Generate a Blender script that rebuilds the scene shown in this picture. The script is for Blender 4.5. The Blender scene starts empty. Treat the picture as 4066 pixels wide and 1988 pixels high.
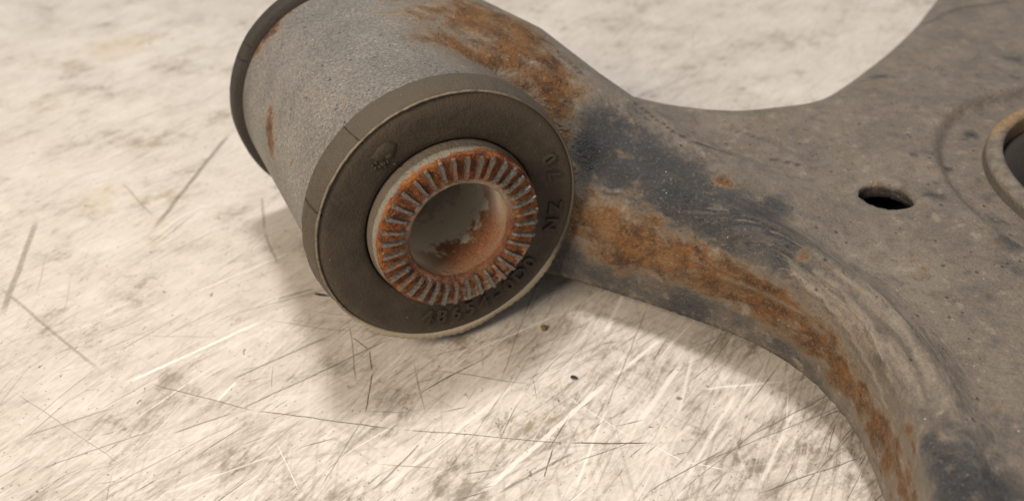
import bpy, bmesh, math, random
import numpy as np
from mathutils import Matrix, Vector

random.seed(7)
U = 0.0075                      # metres per modelling unit
SC = bpy.context.scene
COL = SC.collection

# ------------------------------------------------------------------ camera
CAM_H, CAM_E = 15.7, math.radians(37.0)
cam = bpy.data.cameras.new("camera")
cam.sensor_fit = 'HORIZONTAL'
cam.sensor_width = 36.0
cam.lens = 33.55
cam.clip_start = 0.005
cam.clip_end = 20.0
cam.dof.use_dof = True
cam.dof.focus_distance = 19.7 * U
cam.dof.aperture_fstop = 21.0
cam_o = bpy.data.objects.new("camera", cam)
cam_o.location = (0, 0, CAM_H * U)
cam_o.rotation_euler = (math.pi / 2 - CAM_E, 0, 0)
COL.objects.link(cam_o)
SC.camera = cam_o

# ------------------------------------------------------------------ world, lamps, exposure
SC.view_settings.view_transform = 'Standard'
SC.view_settings.look = 'None'
SC.view_settings.exposure = 0.0
SC.view_settings.gamma = 1.0
W = bpy.data.worlds.new("World")
SC.world = W
W.use_nodes = True
bg = W.node_tree.nodes['Background']
bg.inputs['Color'].default_value = (1.0, 0.975, 0.965, 1)
bg.inputs['Strength'].default_value = 0.27

def area(name, loc, target, size, power, col):
    l = bpy.data.lights.new(name, 'AREA')
    l.shape = 'DISK'
    l.size = size
    l.energy = power
    l.color = col
    o = bpy.data.objects.new(name, l)
    o.location = Vector(loc)
    o.rotation_euler = (Vector(target) - Vector(loc)).to_track_quat('-Z', 'Y').to_euler()
    COL.objects.link(o)
    return o

area('ceiling_lamp', (-0.07, 0.42, 1.10), (0.02, 0.14, 0), 0.20, 8.4, (1.0, 0.955, 0.905))
area('bench_lamp', (-0.25, -0.15, 0.30), (-0.08, 0.12, 0), 0.18, 2.0, (1.0, 0.83, 0.64))

# ------------------------------------------------------------------ helpers
def tag(o, label=None, cat=None, group=None, kind=None):
    if label: o['label'] = label
    if cat: o['category'] = cat
    if group: o['group'] = group
    if kind: o['kind'] = kind
    return o

def mesh_from(name, V, F, smooth=True):
    me = bpy.data.meshes.new(name)
    V = np.asarray(V, dtype=np.float32)
    if isinstance(F, np.ndarray):
        n = len(F)
        k = F.shape[1]
        me.vertices.add(len(V))
        me.vertices.foreach_set('co', V.ravel())
        me.loops.add(n * k)
        me.loops.foreach_set('vertex_index', F.astype(np.int32).ravel())
        me.polygons.add(n)
        me.polygons.foreach_set('loop_start', np.arange(0, n * k, k, dtype=np.int32))
        me.polygons.foreach_set('loop_total', np.full(n, k, dtype=np.int32))
        me.update(calc_edges=True)
        me.validate()
    else:
        me.from_pydata([tuple(v) for v in V], [], F)
        me.update()
    me.polygons.foreach_set('use_smooth', np.full(len(me.polygons), smooth))
    return me

def link(name, me, mat=None, parent=None):
    o = bpy.data.objects.new(name, me)
    if mat is not None and not me.materials: me.materials.append(mat)
    COL.objects.link(o)
    if parent is not None: o.parent = parent
    return o

def attr(me, name, vals):
    a = me.attributes.new(name, 'FLOAT', 'POINT')
    a.data.foreach_set('value', np.asarray(vals, dtype=np.float32))

def sstep(a, b, x):
    t = np.clip((x - a) / (b - a), 0, 1)
    return t * t * (3 - 2 * t)

def wob(t, seed, octs=5, base=3):
    """periodic 1-D noise on an angle"""
    r = np.random.RandomState(seed)
    s = np.zeros_like(t)
    for k in range(octs):
        f = base * 2 ** k
        for j in range(2):
            s += np.sin(t * (f + r.randint(0, f)) + r.uniform(0, 6.28)) * r.uniform(.4, 1) / (1.7 ** k)
    return s / 2.5

def lathe(profile, n=192, rfun=None, zfun=None, closed=False):
    P = np.array(profile, dtype=float)
    th = np.linspace(0, 2 * np.pi, n, endpoint=False)
    V = []
    for i, (r, z) in enumerate(P):
        rr = np.full(n, r) + (rfun(i, r, z, th) if rfun else 0)
        zz = np.full(n, z) + (zfun(i, r, z, th) if zfun else 0)
        V.append(np.c_[rr * np.cos(th), rr * np.sin(th), zz])
    V = np.concatenate(V)
    F = []
    m = len(P)
    for i in range(m if closed else m - 1):
        a = i * n
        b = ((i + 1) % m) * n
        j = np.arange(n)
        k = (j + 1) % n
        F.append(np.c_[a + j, a + k, b + k, b + j][:, ::-1])
    return V, np.concatenate(F)

# ------------------------------------------------------------------ node helper
class NT:
    def __init__(s, name):
        s.m = bpy.data.materials.new(name)
        s.m.use_nodes = True
        s.t = s.m.node_tree
        s.b = s.t.nodes['Principled BSDF']
        s.L = s.t.links
    def n(s, typ, **kw):
        x = s.t.nodes.new(typ)
        for k, v in kw.items(): setattr(x, k, v)
        return x
    def put(s, sock, v):
        if hasattr(v, 'is_output') or isinstance(v, bpy.types.NodeSocket): s.L.new(v, sock)
        elif isinstance(v, (tuple, list)):
            v = tuple(v)
            if len(sock.default_value) == 4 and len(v) == 3: v = v + (1,)
            sock.default_value = v
        else: sock.default_value = v
    def math(s, op, a, b=None, c=None, clamp=False):
        x = s.n('ShaderNodeMath', operation=op, use_clamp=clamp)
        s.put(x.inputs[0], a)
        if b is not None: s.put(x.inputs[1], b)
        if c is not None: s.put(x.inputs[2], c)
        return x.outputs[0]
    def add(s, a, b): return s.math('ADD', a, b)
    def mul(s, a, b): return s.math('MULTIPLY', a, b)
    def ramp(s, v, lo, hi, a=0.0, b=1.0, smooth=True):
        x = s.n('ShaderNodeMapRange', interpolation_type='SMOOTHSTEP' if smooth else 'LINEAR')
        s.put(x.inputs[0], v); s.put(x.inputs[1], lo); s.put(x.inputs[2], hi); s.put(x.inputs[3], a); s.put(x.inputs[4], b)
        return x.outputs[0]
    def mix(s, f, a, b, mode='MIX'):
        x = s.n('ShaderNodeMix', data_type='RGBA', blend_type=mode)
        s.put(x.inputs[0], f); s.put(x.inputs[6], a); s.put(x.inputs[7], b)
        return x.outputs[2]
    def coord(s, scale=1.0):
        c = s.n('ShaderNodeTexCoord')
        return s.vscale(c.outputs['Object'], (scale,) * 3)
    def vscale(s, v, sc):
        x = s.n('ShaderNodeVectorMath', operation='MULTIPLY')
        s.put(x.inputs[0], v); s.put(x.inputs[1], sc)
        return x.outputs[0]
    def vadd(s, a, b):
        x = s.n('ShaderNodeVectorMath', operation='ADD')
        s.put(x.inputs[0], a); s.put(x.inputs[1], b)
        return x.outputs[0]
    def rot(s, v, ang, sc=(1, 1, 1), loc=(0, 0, 0)):
        x = s.n('ShaderNodeMapping')
        s.put(x.inputs[0], v)
        x.inputs['Rotation'].default_value = (0, 0, -ang)
        y = s.vscale(x.outputs[0], sc)
        return s.vadd(y, loc)
    def noise(s, v, scale, detail=4.0, rough=.55, out=0, dist=0.0):
        x = s.n('ShaderNodeTexNoise')
        s.put(x.inputs['Vector'], v)
        x.inputs['Scale'].default_value = scale
        x.inputs['Detail'].default_value = detail
        x.inputs['Roughness'].default_value = rough
        x.inputs['Distortion'].default_value = dist
        return x.outputs[out]
    def voro(s, v, scale, out='Distance', feature='F1', dims='3D', rnd=1.0):
        x = s.n('ShaderNodeTexVoronoi', feature=feature, voronoi_dimensions=dims)
        s.put(x.inputs['Vector'], v)
        x.inputs['Scale'].default_value = scale
        x.inputs['Randomness'].default_value = rnd
        return x
    def attr(s, name):
        return s.n('ShaderNodeAttribute', attribute_name=name).outputs['Fac']
    def sep(s, v):
        x = s.n('ShaderNodeSeparateXYZ'); s.put(x.inputs[0], v)
        return x.outputs
    def bump(s, h, dist, strength=1.0, normal=None):
        x = s.n('ShaderNodeBump')
        s.put(x.inputs['Height'], h)
        x.inputs['Distance'].default_value = dist
        x.inputs['Strength'].default_value = strength
        if normal is not None: s.put(x.inputs['Normal'], normal)
        return x.outputs[0]
    def done(s, col, rough=.6, normal=None, metal=0.0, spec=.5):
        s.put(s.b.inputs['Base Color'], col)
        s.put(s.b.inputs['Roughness'], rough)
        s.put(s.b.inputs['Metallic'], metal)
        s.put(s.b.inputs['Specular IOR Level'], spec)
        if normal is not None: s.put(s.b.inputs['Normal'], normal)
        return s.m

# ------------------------------------------------------------------ materials
RUST_O, RUST_D, RUST_Y = (.225, .098, .030), (.075, .034, .017), (.32, .185, .075)

def rust_colour(t, p):
    n1 = t.noise(p, 2.2, 6, .65)
    n2 = t.noise(p, 9.0, 5, .7)
    n0 = t.noise(p, .9, 4, .6)
    c = t.mix(t.ramp(n1, .36, .62), RUST_D, RUST_O)
    c = t.mix(t.ramp(n0, .48, .70, 0, .4), c, RUST_Y)
    c = t.mix(t.ramp(n2, .50, .72, 0, .8), c, RUST_Y)
    c = t.mix(t.ramp(t.noise(p, 26, 3, .6), .56, .7, 0, .6), c, (.46, .31, .14))
    c = t.mix(t.ramp(n2, .30, .44, .6, 0), c, (.05, .025, .015))
    return c

def mat_arm():
    t = NT('painted_steel_with_dust_and_rust')
    p = t.coord(1 / U)
    rust, dark, grey, streak = t.attr('rust'), t.attr('dark'), t.attr('grey'), t.attr('streak')
    n1 = t.noise(p, .8, 5, .6); n2 = t.noise(p, 3.2, 6, .65); n3 = t.noise(p, 14, 4, .6); n4 = t.noise(p, 34, 3, .6)
    dust = t.mix(t.ramp(n1, .3, .7), (.172, .146, .118), (.235, .20, .163))
    dust = t.mix(t.ramp(n2, .48, .66, 0, .7), dust, (.115, .102, .09))
    dust = t.mix(t.ramp(n2, .30, .46, .6, 0), dust, (.37, .315, .25))
    dust = t.mix(t.ramp(n3, .52, .66, 0, .45), dust, (.15, .132, .115))
    gr = t.mix(t.ramp(n1, .35, .65), (.185, .174, .158), (.235, .222, .202))
    col = t.mix(t.ramp(t.add(grey, t.mul(t.add(n2, -.5), .5)), .3, .7), dust, gr)
    # dark primer worn through dust, darker lower wall, painted shade at hole and collar
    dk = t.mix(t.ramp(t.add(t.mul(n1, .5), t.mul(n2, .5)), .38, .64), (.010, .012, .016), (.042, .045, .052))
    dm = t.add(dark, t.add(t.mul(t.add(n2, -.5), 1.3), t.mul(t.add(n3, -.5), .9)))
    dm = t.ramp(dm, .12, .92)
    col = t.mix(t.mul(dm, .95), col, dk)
    col = t.mix(t.mul(dm, t.ramp(t.add(t.mul(n3, .6), t.mul(n4, .4)), .54, .66, 0, .55)), col, (.22, .215, .205))
    # run marks along the front edge
    sx = t.n('ShaderNodeCombineXYZ')
    t.put(sx.inputs[0], t.mul(t.attr('along'), .42)); t.put(sx.inputs[1], t.mul(t.attr('edge'), 3.0)); t.put(sx.inputs[2], 0.0)
    sw = t.noise(sx.outputs[0], 1.6, 5, .6, dist=.9)
    col = t.mix(t.mul(streak, t.ramp(sw, .51, .62, 0, .65)), col, (.10, .088, .076))
    col = t.mix(t.mul(streak, t.ramp(sw, .46, .39, 0, .4)), col, (.33, .28, .225))
    # rust
    ru = t.noise(t.rot(p, math.radians(-29), (.45, 1.7, 1.7)), 2.0, 5, .65)
    rm = t.add(t.add(rust, t.mul(t.add(ru, -.5), 1.5)), t.add(t.mul(t.add(n1, -.5), 1.0), t.add(t.mul(t.add(n2, -.5), .7), t.mul(t.add(n3, -.5), .2))))
    rmask = t.ramp(rm, .30, .92)
    halo = t.ramp(rm, .08, .5, 0, .5)
    col = t.mix(halo, col, (.27, .19, .115))
    col = t.mix(t.mul(rmask, .95), col, rust_colour(t, p))
    # pits, grit and bright grains
    v = t.voro(p, 7.0)
    pit = t.mul(t.ramp(t.math('DIVIDE', v.outputs['Distance'], t.ramp(t.sep(v.outputs['Color'])[1], 0, 1, .3, 1.6, False)), .10, .22, 1, 0), t.ramp(t.sep(v.outputs['Color'])[0], .86, .90))
    col = t.mix(t.mul(pit, .7), col, (.06, .05, .045))
    col = t.mix(t.ramp(n4, .62, .82, 0, .25), col, (.33, .31, .28))
    col = t.mix(t.ramp(n4, .22, .40, .5, 0), col, (.07, .065, .06))
    n7 = t.noise(p, 22, 2, .5)
    gn = t.mul(t.ramp(n3, .34, .66, .62, 1.32, False), t.ramp(n7, .36, .64, .70, 1.26, False))
    gc = t.n('ShaderNodeCombineXYZ')
    gn = t.math('MULTIPLY_ADD', t.add(gn, -1.0), t.ramp(grey, 0, 1, .35, .9), 1.0)
    for q in range(3): t.put(gc.inputs[q], gn)
    col = t.mix(1.0, col, gc.outputs[0], 'MULTIPLY')
    col = t.mix(t.mul(t.attr('pale'), t.ramp(n2, .34, .62, .1, .75)), col, (.34, .29, .23))
    v2 = t.voro(p, 5.0)
    gl = t.mul(t.ramp(v2.outputs['Distance'], .05, .09, 1, 0), t.ramp(t.sep(v2.outputs['Color'])[1], .86, .88))
    col = t.mix(gl, col, (.62, .57, .5))
    lines = t.attr('line')
    col = t.mix(t.mul(lines, t.ramp(n3, .2, .45, .35, 1)), col, (.05, .043, .038))
    h = t.add(t.mul(t.noise(p, 6, 4, .6), .9), t.mul(n3, .6))
    h = t.add(h, t.add(t.mul(n4, .6), t.add(t.mul(t.mul(rmask, t.noise(p, 12, 5, .75)), 1.6), t.mul(t.mul(streak, sw), 2.2))))
    h = t.add(h, t.add(t.mul(pit, -.8), t.add(t.mul(lines, -1.0), t.mul(t.attr('pale'), 1.2))))
    nrm = t.bump(h, .06 * U, 1.0)
    ro = t.mix(rmask, t.mix(dm, (.52,) * 3, (.33,) * 3), (.72,) * 3)
    return t.done(col, ro, nrm, 0.0, t.ramp(dm, 0, 1, .36, .5))

def mat_rubber(name='dusty_black_rubber', base=(.036, .027, .019), dustc=(.090, .072, .050)):
    t = NT(name)
    p = t.coord(1 / U)
    n1 = t.noise(p, .9, 4, .6); n2 = t.noise(p, 5, 5, .65); n3 = t.noise(p, 22, 4, .65)
    x, y, z = t.sep(p)
    rad = t.math('SQRT', t.add(t.mul(x, x), t.mul(y, y)))
    col = t.mix(t.ramp(n1, .35, .68), base, tuple(c * 1.75 for c in base))
    d = t.add(t.ramp(rad, 2.45, 3.05, 0, .55), t.add(t.mul(t.add(n2, -.5), .8), t.mul(t.add(n3, -.5), 1.1)))
    d = t.add(d, t.ramp(t.add(y, t.mul(x, .45)), 0.2, 2.8, 0, .32))
    col = t.mix(t.ramp(d, .1, .8, 0, .85), col, dustc)
    v = t.voro(p, 6.5)
    sp = t.mul(t.ramp(v.outputs['Distance'], .07, .13, 1, 0), t.ramp(t.sep(v.outputs['Color'])[0], .88, .90))
    col = t.mix(t.mul(sp, .8), col, (.34, .29, .22))
    cr = 0.0
    for a_, w_ in ((161, .016), (127, .007)):
        ca_, sa_ = math.cos(math.radians(a_)), math.sin(math.radians(a_))
        dl = t.math('ABSOLUTE', t.add(t.add(t.mul(x, -sa_), t.mul(y, ca_)), t.add(t.mul(t.add(n2, -.5), .10), t.mul(z, .12 * math.sin(a_)))))
        al_ = t.ramp(t.add(t.mul(x, ca_), t.mul(y, sa_)), 2.93, 2.98)
        cr = t.math('MAXIMUM', cr, t.mul(t.ramp(dl, w_, w_ * 2.2, 1, 0), al_))
    col = t.mix(t.mul(cr, .8), col, (.012, .010, .008))
    h = t.add(t.add(t.mul(n3, .8), t.mul(cr, -2.5)), t.add(t.mul(n2, .7), t.mul(sp, .8)))
    return t.done(col, t.ramp(n2, .3, .7, .52, .74), t.bump(h, .05 * U, .8), 0, .4)

def mat_inner():
    t = NT('zinc_sleeve_with_rusted_face')
    p = t.coord(1 / U)
    x, y, z = t.sep(p)
    rad = t.math('SQRT', t.add(t.mul(x, x), t.mul(y, y)))
    n1 = t.noise(p, 1.6, 5, .6); n2 = t.noise(p, 6, 5, .7); n3 = t.noise(p, 22, 4, .7)
    white = t.mix(t.ramp(n2, .35, .65), (.25, .232, .195), (.37, .345, .29))
    white = t.mix(t.ramp(t.add(n2, t.mul(n3, .3)), .72, .82, 0, .8), white, (.14, .10, .06))
    low = t.ramp(t.add(z, t.mul(t.add(n2, -.5), .12)), .22, .29, 1, 0)
    side = t.mix(low, white, (.15, .125, .095))
    # rusty front face
    v = t.voro(p, 5.5, feature='SMOOTH_F1')
    rc = t.mix(t.ramp(n1, .38, .6), (.15, .036, .011), (.31, .098, .016))
    rc = t.mix(t.ramp(n2, .53, .66, 0, .9), rc, (.40, .185, .032))
    rc = t.mix(t.ramp(n2, .38, .50, .95, 0), rc, (.075, .022, .012))
    rc = t.mix(t.ramp(t.add(rad, t.mul(t.add(n1, -.5), .2)), 1.36, 1.26, 0, .6), rc, (.15, .068, .042))
    bare = t.ramp(t.add(n1, t.mul(n2, .35)), .82, .90, 0, .7)
    ang = t.add(t.mul(y, -.8), t.mul(x, .25))
    bare2 = t.mul(t.ramp(ang, .9, 1.5), t.ramp(n2, .46, .58, 0, .9))
    face = t.mix(t.math('MAXIMUM', bare, bare2), rc, (.36, .33, .27))
    inner_w = t.mul(t.ramp(t.add(rad, t.mul(t.add(n2, -.5), .22)), 1.30, 1.24), t.ramp(y, -.2, .7))
    face = t.mix(t.mul(inner_w, .5), face, (.42, .36, .27))
    ul = t.ramp(t.add(t.mul(x, -.72), t.mul(y, .69)), -.1, 1.3, 0, .20)
    onface = t.ramp(t.add(t.add(z, t.mul(ul, -1.0)), t.mul(t.add(n2, -.5), .5)), .17, .27)
    col = t.mix(onface, side, face)
    # bore, greys lightened to stand in for light that hardly gets in
    inb = t.mul(t.ramp(rad, 1.18, 1.155), t.ramp(z, .47, .38))
    lowr = t.ramp(t.add(t.mul(y, -.75), t.mul(x, .45)), .0, .95)
    deep = t.add(z, t.add(t.mul(t.add(n1, -.5), 2.4), t.mul(t.add(n2, -.5), .8)))
    borec = t.mix(t.ramp(n1, .35, .65), (.50, .47, .405), (.60, .56, .48))
    borec = t.mix(t.ramp(deep, -2.1, -1.9, 0, .8), borec, (.82, .75, .62))
    borec = t.mix(t.mul(t.ramp(t.add(deep, t.mul(t.add(n3, -.5), .6)), -.85, -.6, 0, .95), lowr), borec, t.mix(t.ramp(n3, .4, .6), (.15, .045, .018), (.36, .13, .04)))
    borec = t.mix(t.ramp(t.add(z, t.mul(t.add(n2, -.5), .5)), .0, .4, 0, .7), borec, (.27, .185, .11))
    col = t.mix(inb, col, borec)
    h = t.add(t.mul(n2, 1.0), t.mul(n3, .55))
    rr = t.mix(onface, (.62,) * 3, t.mix(t.ramp(n3, .4, .6), (.10,) * 3, (.42,) * 3))
    rr = t.mix(inb, rr, (.6,) * 3)
    return t.done(col, rr, t.bump(h, .09 * U, 1.0), 0.0, .5)

def mat_tooth():
    t = NT('worn_steel_tooth')
    p = t.coord(1 / U)
    n2 = t.noise(p, 5, 4, .6); n3 = t.noise(p, 18, 4, .6)
    gi = t.n('ShaderNodeObjectInfo').outputs['Random']
    col = t.mix(t.ramp(n3, .35, .7), (.10, .095, .09), (.24, .23, .215))
    col = t.mix(t.ramp(t.add(n2, t.mul(gi, .14)), .58, .70, 0, .75), col, (.32, .13, .04))
    return t.done(col, t.ramp(n3, .3, .7, .25, .5), t.bump(n3, .03 * U, .7), .55, .5)

def mat_flash():
    t = NT('pale_dried_rubber_flash')
    p = t.coord(1 / U)
    n2 = t.noise(p, 5, 4, .6); n3 = t.noise(p, 22, 4, .6)
    x, y, z = t.sep(p)
    pale = t.ramp(t.add(y, t.mul(t.add(n2, -.5), 1.2)), -1.2, -2.2)
    pale2 = t.mul(t.ramp(n2, .36, .55), t.ramp(t.add(y, t.mul(x, -1.)), 0.0, 1.5))
    c = t.mix(t.math('MAXIMUM', pale, t.mul(pale2, .25)), (.12, .098, .075), (.44, .385, .29))
    c = t.mix(t.ramp(n3, .55, .72, 0, .6), c, (.18, .14, .10))
    return t.done(c, .7, t.bump(n3, .04 * U, .7), 0, .3)

def mat_plain(name, a, b, rough=.7, sc=4.0, bump=.05):
    t = NT(name)
    p = t.coord(1 / U)
    n2 = t.noise(p, sc, 5, .65); n3 = t.noise(p, sc * 5, 4, .65)
    c = t.mix(t.ramp(t.add(t.mul(n2, .7), t.mul(n3, .3)), .35, .65), a, b)
    return t.done(c, rough, t.bump(t.add(n2, n3), bump * U, .8), 0, .4)

def mat_rusty(name):
    t = NT(name)
    p = t.coord(1 / U)
    return t.done(rust_colour(t, p), .75, t.bump(t.noise(p, 12, 5, .75), .1 * U, 1.0), 0, .3)

# explicit long scratches on the bench top: (x0, y0, x1, y1, half width, strength, pale?)
SCRATCHES = [
    (-5.93,18.48,-4.99,18.95,0.050,0.50,0), (-6.81,17.95,-4.20,19.11,0.030,0.40,0), (-9.32,16.52,-8.02,18.02,0.030,0.40,0), (-10.97,17.14,-8.75,18.48,0.035,0.35,1),
    (-8.19,18.64,-5.70,20.65,0.050,0.40,1), (-3.70,16.86,-1.09,18.64,0.030,0.40,0), (-1.01,16.52,1.32,18.02,0.040,0.50,1), (0.76,19.61,-0.34,15.28,0.020,0.45,0),
    (4.94,12.40,7.50,13.43,0.020,0.70,0), (5.07,15.28,3.33,12.40,0.050,0.60,1), (6.34,14.91,4.94,12.40,0.050,0.55,1), (1.37,13.53,-0.30,12.40,0.040,0.60,0),
    (2.68,12.40,4.60,13.64,0.020,0.70,0), (-9.81,13.00,-7.52,14.21,0.025,0.50,0), (-6.99,12.40,-4.79,13.53,0.030,0.50,1), (-10.50,13.87,-8.75,14.79,0.030,0.45,0),
    (-9.06,26.93,-10.02,21.04,0.085,0.60,0), (-13.39,22.04,-12.55,17.57,0.100,0.50,0), (-7.28,23.15,-6.85,21.38,0.050,0.40,0), (-6.85,21.38,-6.14,19.86,0.050,0.40,0),
    (-11.62,23.89,-10.06,22.04,0.040,0.35,0), (-13.23,19.05,-9.30,15.74,0.050,0.40,0), (-3.85,17.06,-3.37,16.61,0.022,0.80,0), (-3.37,16.61,-3.21,15.88,0.022,0.80,0),
    (-3.21,15.88,-3.22,14.52,0.022,0.80,0), (-3.97,17.53,-3.52,15.46,0.022,0.55,0), (-8.24,15.53,-5.52,14.61,0.018,0.70,0), (-5.71,14.67,-2.37,14.11,0.020,0.80,0),
    (-2.48,14.13,1.42,13.71,0.016,0.80,0), (1.21,13.73,3.04,13.71,0.024,0.95,0), (-6.46,15.60,-4.25,17.21,0.035,0.60,0), (-7.30,13.99,-6.04,14.65,0.030,0.60,0),
    (-6.13,14.60,-2.65,17.21,0.030,0.65,0), (0.64,12.79,0.88,13.63,0.020,0.90,0), (-8.86,15.46,-5.95,17.78,0.055,0.90,1), (-6.59,14.91,-6.26,15.60,0.050,0.70,1),
    (-0.66,12.34,2.49,15.93,0.075,0.80,1), (2.32,15.72,3.78,17.20,0.060,0.70,1), (-2.72,12.37,0.55,15.98,0.060,0.60,1), (1.28,12.51,2.10,14.76,0.035,0.80,1),
    (2.00,14.55,3.53,18.53,0.022,0.50,0), (2.65,14.10,4.01,16.30,0.080,0.65,1), (2.25,17.20,2.88,18.83,0.070,0.60,1), (4.25,15.33,6.30,15.57,0.040,0.70,1),
    (5.94,14.21,6.35,15.79,0.012,0.70,1), (3.00,13.63,3.57,13.23,0.018,0.80,1), (3.57,13.23,4.40,13.03,0.018,0.80,1), (3.61,14.44,4.28,16.58,0.050,0.50,1),
    (1.19,15.16,2.66,13.75,0.014,0.70,1), (-5.00,13.75,-4.25,12.40,0.015,0.60,1), (-3.22,14.52,-3.93,12.40,0.022,0.50,0), (-1.94,13.75,-2.88,12.40,0.030,0.60,0),
    (0.12,15.92,-1.59,12.40,0.014,0.50,0), (4.98,13.87,7.33,15.28,0.016,0.70,0), (3.94,13.21,8.02,15.16,0.018,0.60,0), (3.33,12.40,5.93,14.67,0.014,0.60,0),
    (5.75,12.40,7.47,14.21,0.016,0.60,0), (-11.25,15.28,-7.91,13.00,0.012,0.50,0), (-3.61,14.79,-1.57,18.17,0.030,0.35,1), (-8.37,12.40,-5.69,14.55,0.020,0.40,0),
]

def mat_table():
    t = NT('scratched_cream_bench_paint')
    p0 = t.coord(1 / U)
    wv = t.noise(p0, .16, 2, .5, out=1)
    warp = t.vscale(t.vadd(wv, (-.5, -.5, -.5)), (1.6, 1.6, 0))
    p = t.vadd(p0, warp)
    n0 = t.noise(p0, .11, 4, .6)
    n1 = t.noise(p0, .55, 6, .65)
    A = math.radians
    s1 = t.noise(t.rot(p, A(47), (.4, 1.1, 1)), 1.0, 7, .72)
    s2 = t.noise(t.rot(p, A(40), (.5, 2.0, 1), (7, 3, 0)), 1.0, 7, .75)
    s3 = t.noise(t.rot(p, A(64), (.5, 7.0, 1), (2, 9, 0)), 1.0, 5, .65)
    n5 = t.noise(p0, 9, 4, .7)
    n2 = t.noise(p0, 2.4, 6, .7)
    px_, py_, pz_ = t.sep(p0)
    # the near, right part of the bench is the most worn
    wear = t.ramp(t.add(t.add(t.mul(py_, -.09), t.mul(px_, .03)), t.mul(t.add(n0, -.5), 1.3)), -2.1, -1.0, .45, 1.5)
    col = t.mix(t.ramp(n0, .35, .65), (.545, .502, .452), (.62, .577, .525))
    g1 = t.add(s1, t.mul(t.add(n1, -.5), .7))
    col = t.mix(t.ramp(g1, .50, .74, 0, .30), col, (.40, .36, .315))
    g2 = t.add(s2, t.add(t.mul(t.add(n1, -.5), .6), t.mul(t.add(n2, -.5), .5)))
    col = t.mix(t.ramp(g2, .52, .74, 0, .36), col, (.33, .29, .245))
    col = t.mix(t.ramp(g2, .45, .30, 0, .35), col, (.72, .69, .64))
    g3 = t.add(s3, t.add(t.mul(t.add(n1, -.5), 1.1), t.mul(t.add(n2, -.5), .7)))
    col = t.mix(t.mul(t.ramp(g3, .58, .80, 0, .75), wear), col, (.27, .23, .185))
    col = t.mix(t.ramp(t.add(n2, t.mul(t.add(n1, -.5), 1.2)), .62, .86, 0, .5), col, (.25, .205, .155))
    pl = t.vadd(p0, t.vscale(warp, (.3, .3, 0)))
    for i, (ang, sx, sy, op) in enumerate(((44, .28, 9.0, .26), (55, .32, 13.0, .28), (33, .2, 8.0, .22), (68, .3, 11.0, .22), (95, .3, 9.0, .14), (8, .25, 9.0, .12), (-35, .3, 10.0, .10))):
        f = t.noise(t.rot(pl, A(ang), (sx, sy, 1), (i * 3.1, i * 7.7, i * 1.3)), 1.0, 2, .5)
        f = t.add(f, t.mul(t.add(n1, -.5), .35))
        col = t.mix(t.mul(t.ramp(f, .55, .74, 0, op * 1.5), wear), col, (.23, .195, .155))
        col = t.mix(t.mul(t.ramp(f, .44, .30, 0, op * 1.2), wear), col, (.78, .73, .68))
    n6 = t.noise(p0, 20, 3, .65)
    col = t.mix(t.ramp(t.add(n6, t.mul(t.add(n1, -.5), .5)), .60, .76, 0, .4), col, (.24, .205, .165))
    accd, accp = 0.0, 0.0
    # many fine scratches: stretched cells give thin tapering lines
    def layer(i, ang, dens, aspect, w, keep, dark=True, op=.8):
        nonlocal accd, accp
        c = t.rot(p, A(ang), (dens / aspect, dens, 0), (i * 13.7, i * 5.3, 0))
        v = t.voro(c, 1.0, dims='2D')
        cr = t.sep(v.outputs['Color'])
        width = t.mul(w * 1.3, t.ramp(cr[1], 0, 1, .35, 1.0, False))
        m = t.ramp(t.math('DIVIDE', v.outputs['Distance'], width), .35, 1.0, 1, 0)
        m = t.mul(m, t.ramp(cr[0], keep, keep + .05))
        m = t.mul(m, t.ramp(n5, .30, .52, .4, 1))
        m = t.mul(m, t.ramp(cr[2], 0, 1, .35 * op, op, False))
        m = t.mul(m, t.math('POWER', wear, .6))
        if dark: accd = t.math('MAXIMUM', accd, m)
        else: accp = t.math('MAXIMUM', accp, m)
    layer(1, 52, 2.6, 55, .060, .35)
    layer(2, 43, 3.6, 60, .07, .20, True, .9)
    layer(15, 57, 4.4, 70, .075, .25, True, .85)
    layer(16, 30, 2.6, 60, .05, .45, True, .8)
    layer(3, 36, 1.5, 60, .045, .40)
    layer(4, 61, 2.2, 40, .055, .45)
    layer(5, 75, 1.7, 45, .040, .55, True, .7)
    layer(6, 98, 1.4, 40, .035, .6, True, .6)
    layer(7, -8, 1.3, 60, .030, .62, True, .7)
    layer(8, -38, 1.1, 40, .030, .7, True, .6)
    layer(9, 50, 2.4, 55, .06, .45, False, .8)
    layer(10, 66, 2.0, 55, .05, .5, False, .8)
    layer(11, 84, 1.6, 55, .035, .55, False, .75)
    layer(12, -28, 1.2, 50, .03, .6, False, .7)
    layer(17, 58, 3.2, 70, .07, .35, False, .8)
    layer(18, 40, 2.6, 60, .05, .45, False, .7)
    layer(13, 46, 5.5, 14, .10, .55, True, .75)
    layer(14, 20, 4.2, 16, .09, .62, True, .7)
    # named long scratches
    xx, yy, zz = t.sep(p0)
    for (x0, y0, x1, y1, w, op, pale) in SCRATCHES:
        dx, dy = x1 - x0, y1 - y0
        L = math.hypot(dx, dy); dx /= L; dy /= L
        a = t.add(t.mul(xx, dx), t.add(t.mul(yy, dy), -(x0 * dx + y0 * dy)))
        b = t.add(t.mul(xx, -dy), t.add(t.mul(yy, dx), (x0 * dy - y0 * dx)))
        b = t.add(b, t.mul(t.add(n1, -.5), .16))
        m = t.ramp(t.math('ABSOLUTE', b), w * .4, w * 1.1, 1, 0)
        m = t.mul(m, t.mul(t.ramp(a, 0, L * .12), t.ramp(a, L, L * .8)))
        m = t.mul(m, t.ramp(n5, .28, .5, .5 * op, op))
        if pale: accp = t.math('MAXIMUM', accp, m)
        else: accd = t.math('MAXIMUM', accd, m)
    col = t.mix(accp, col, (.84, .80, .75))
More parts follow.
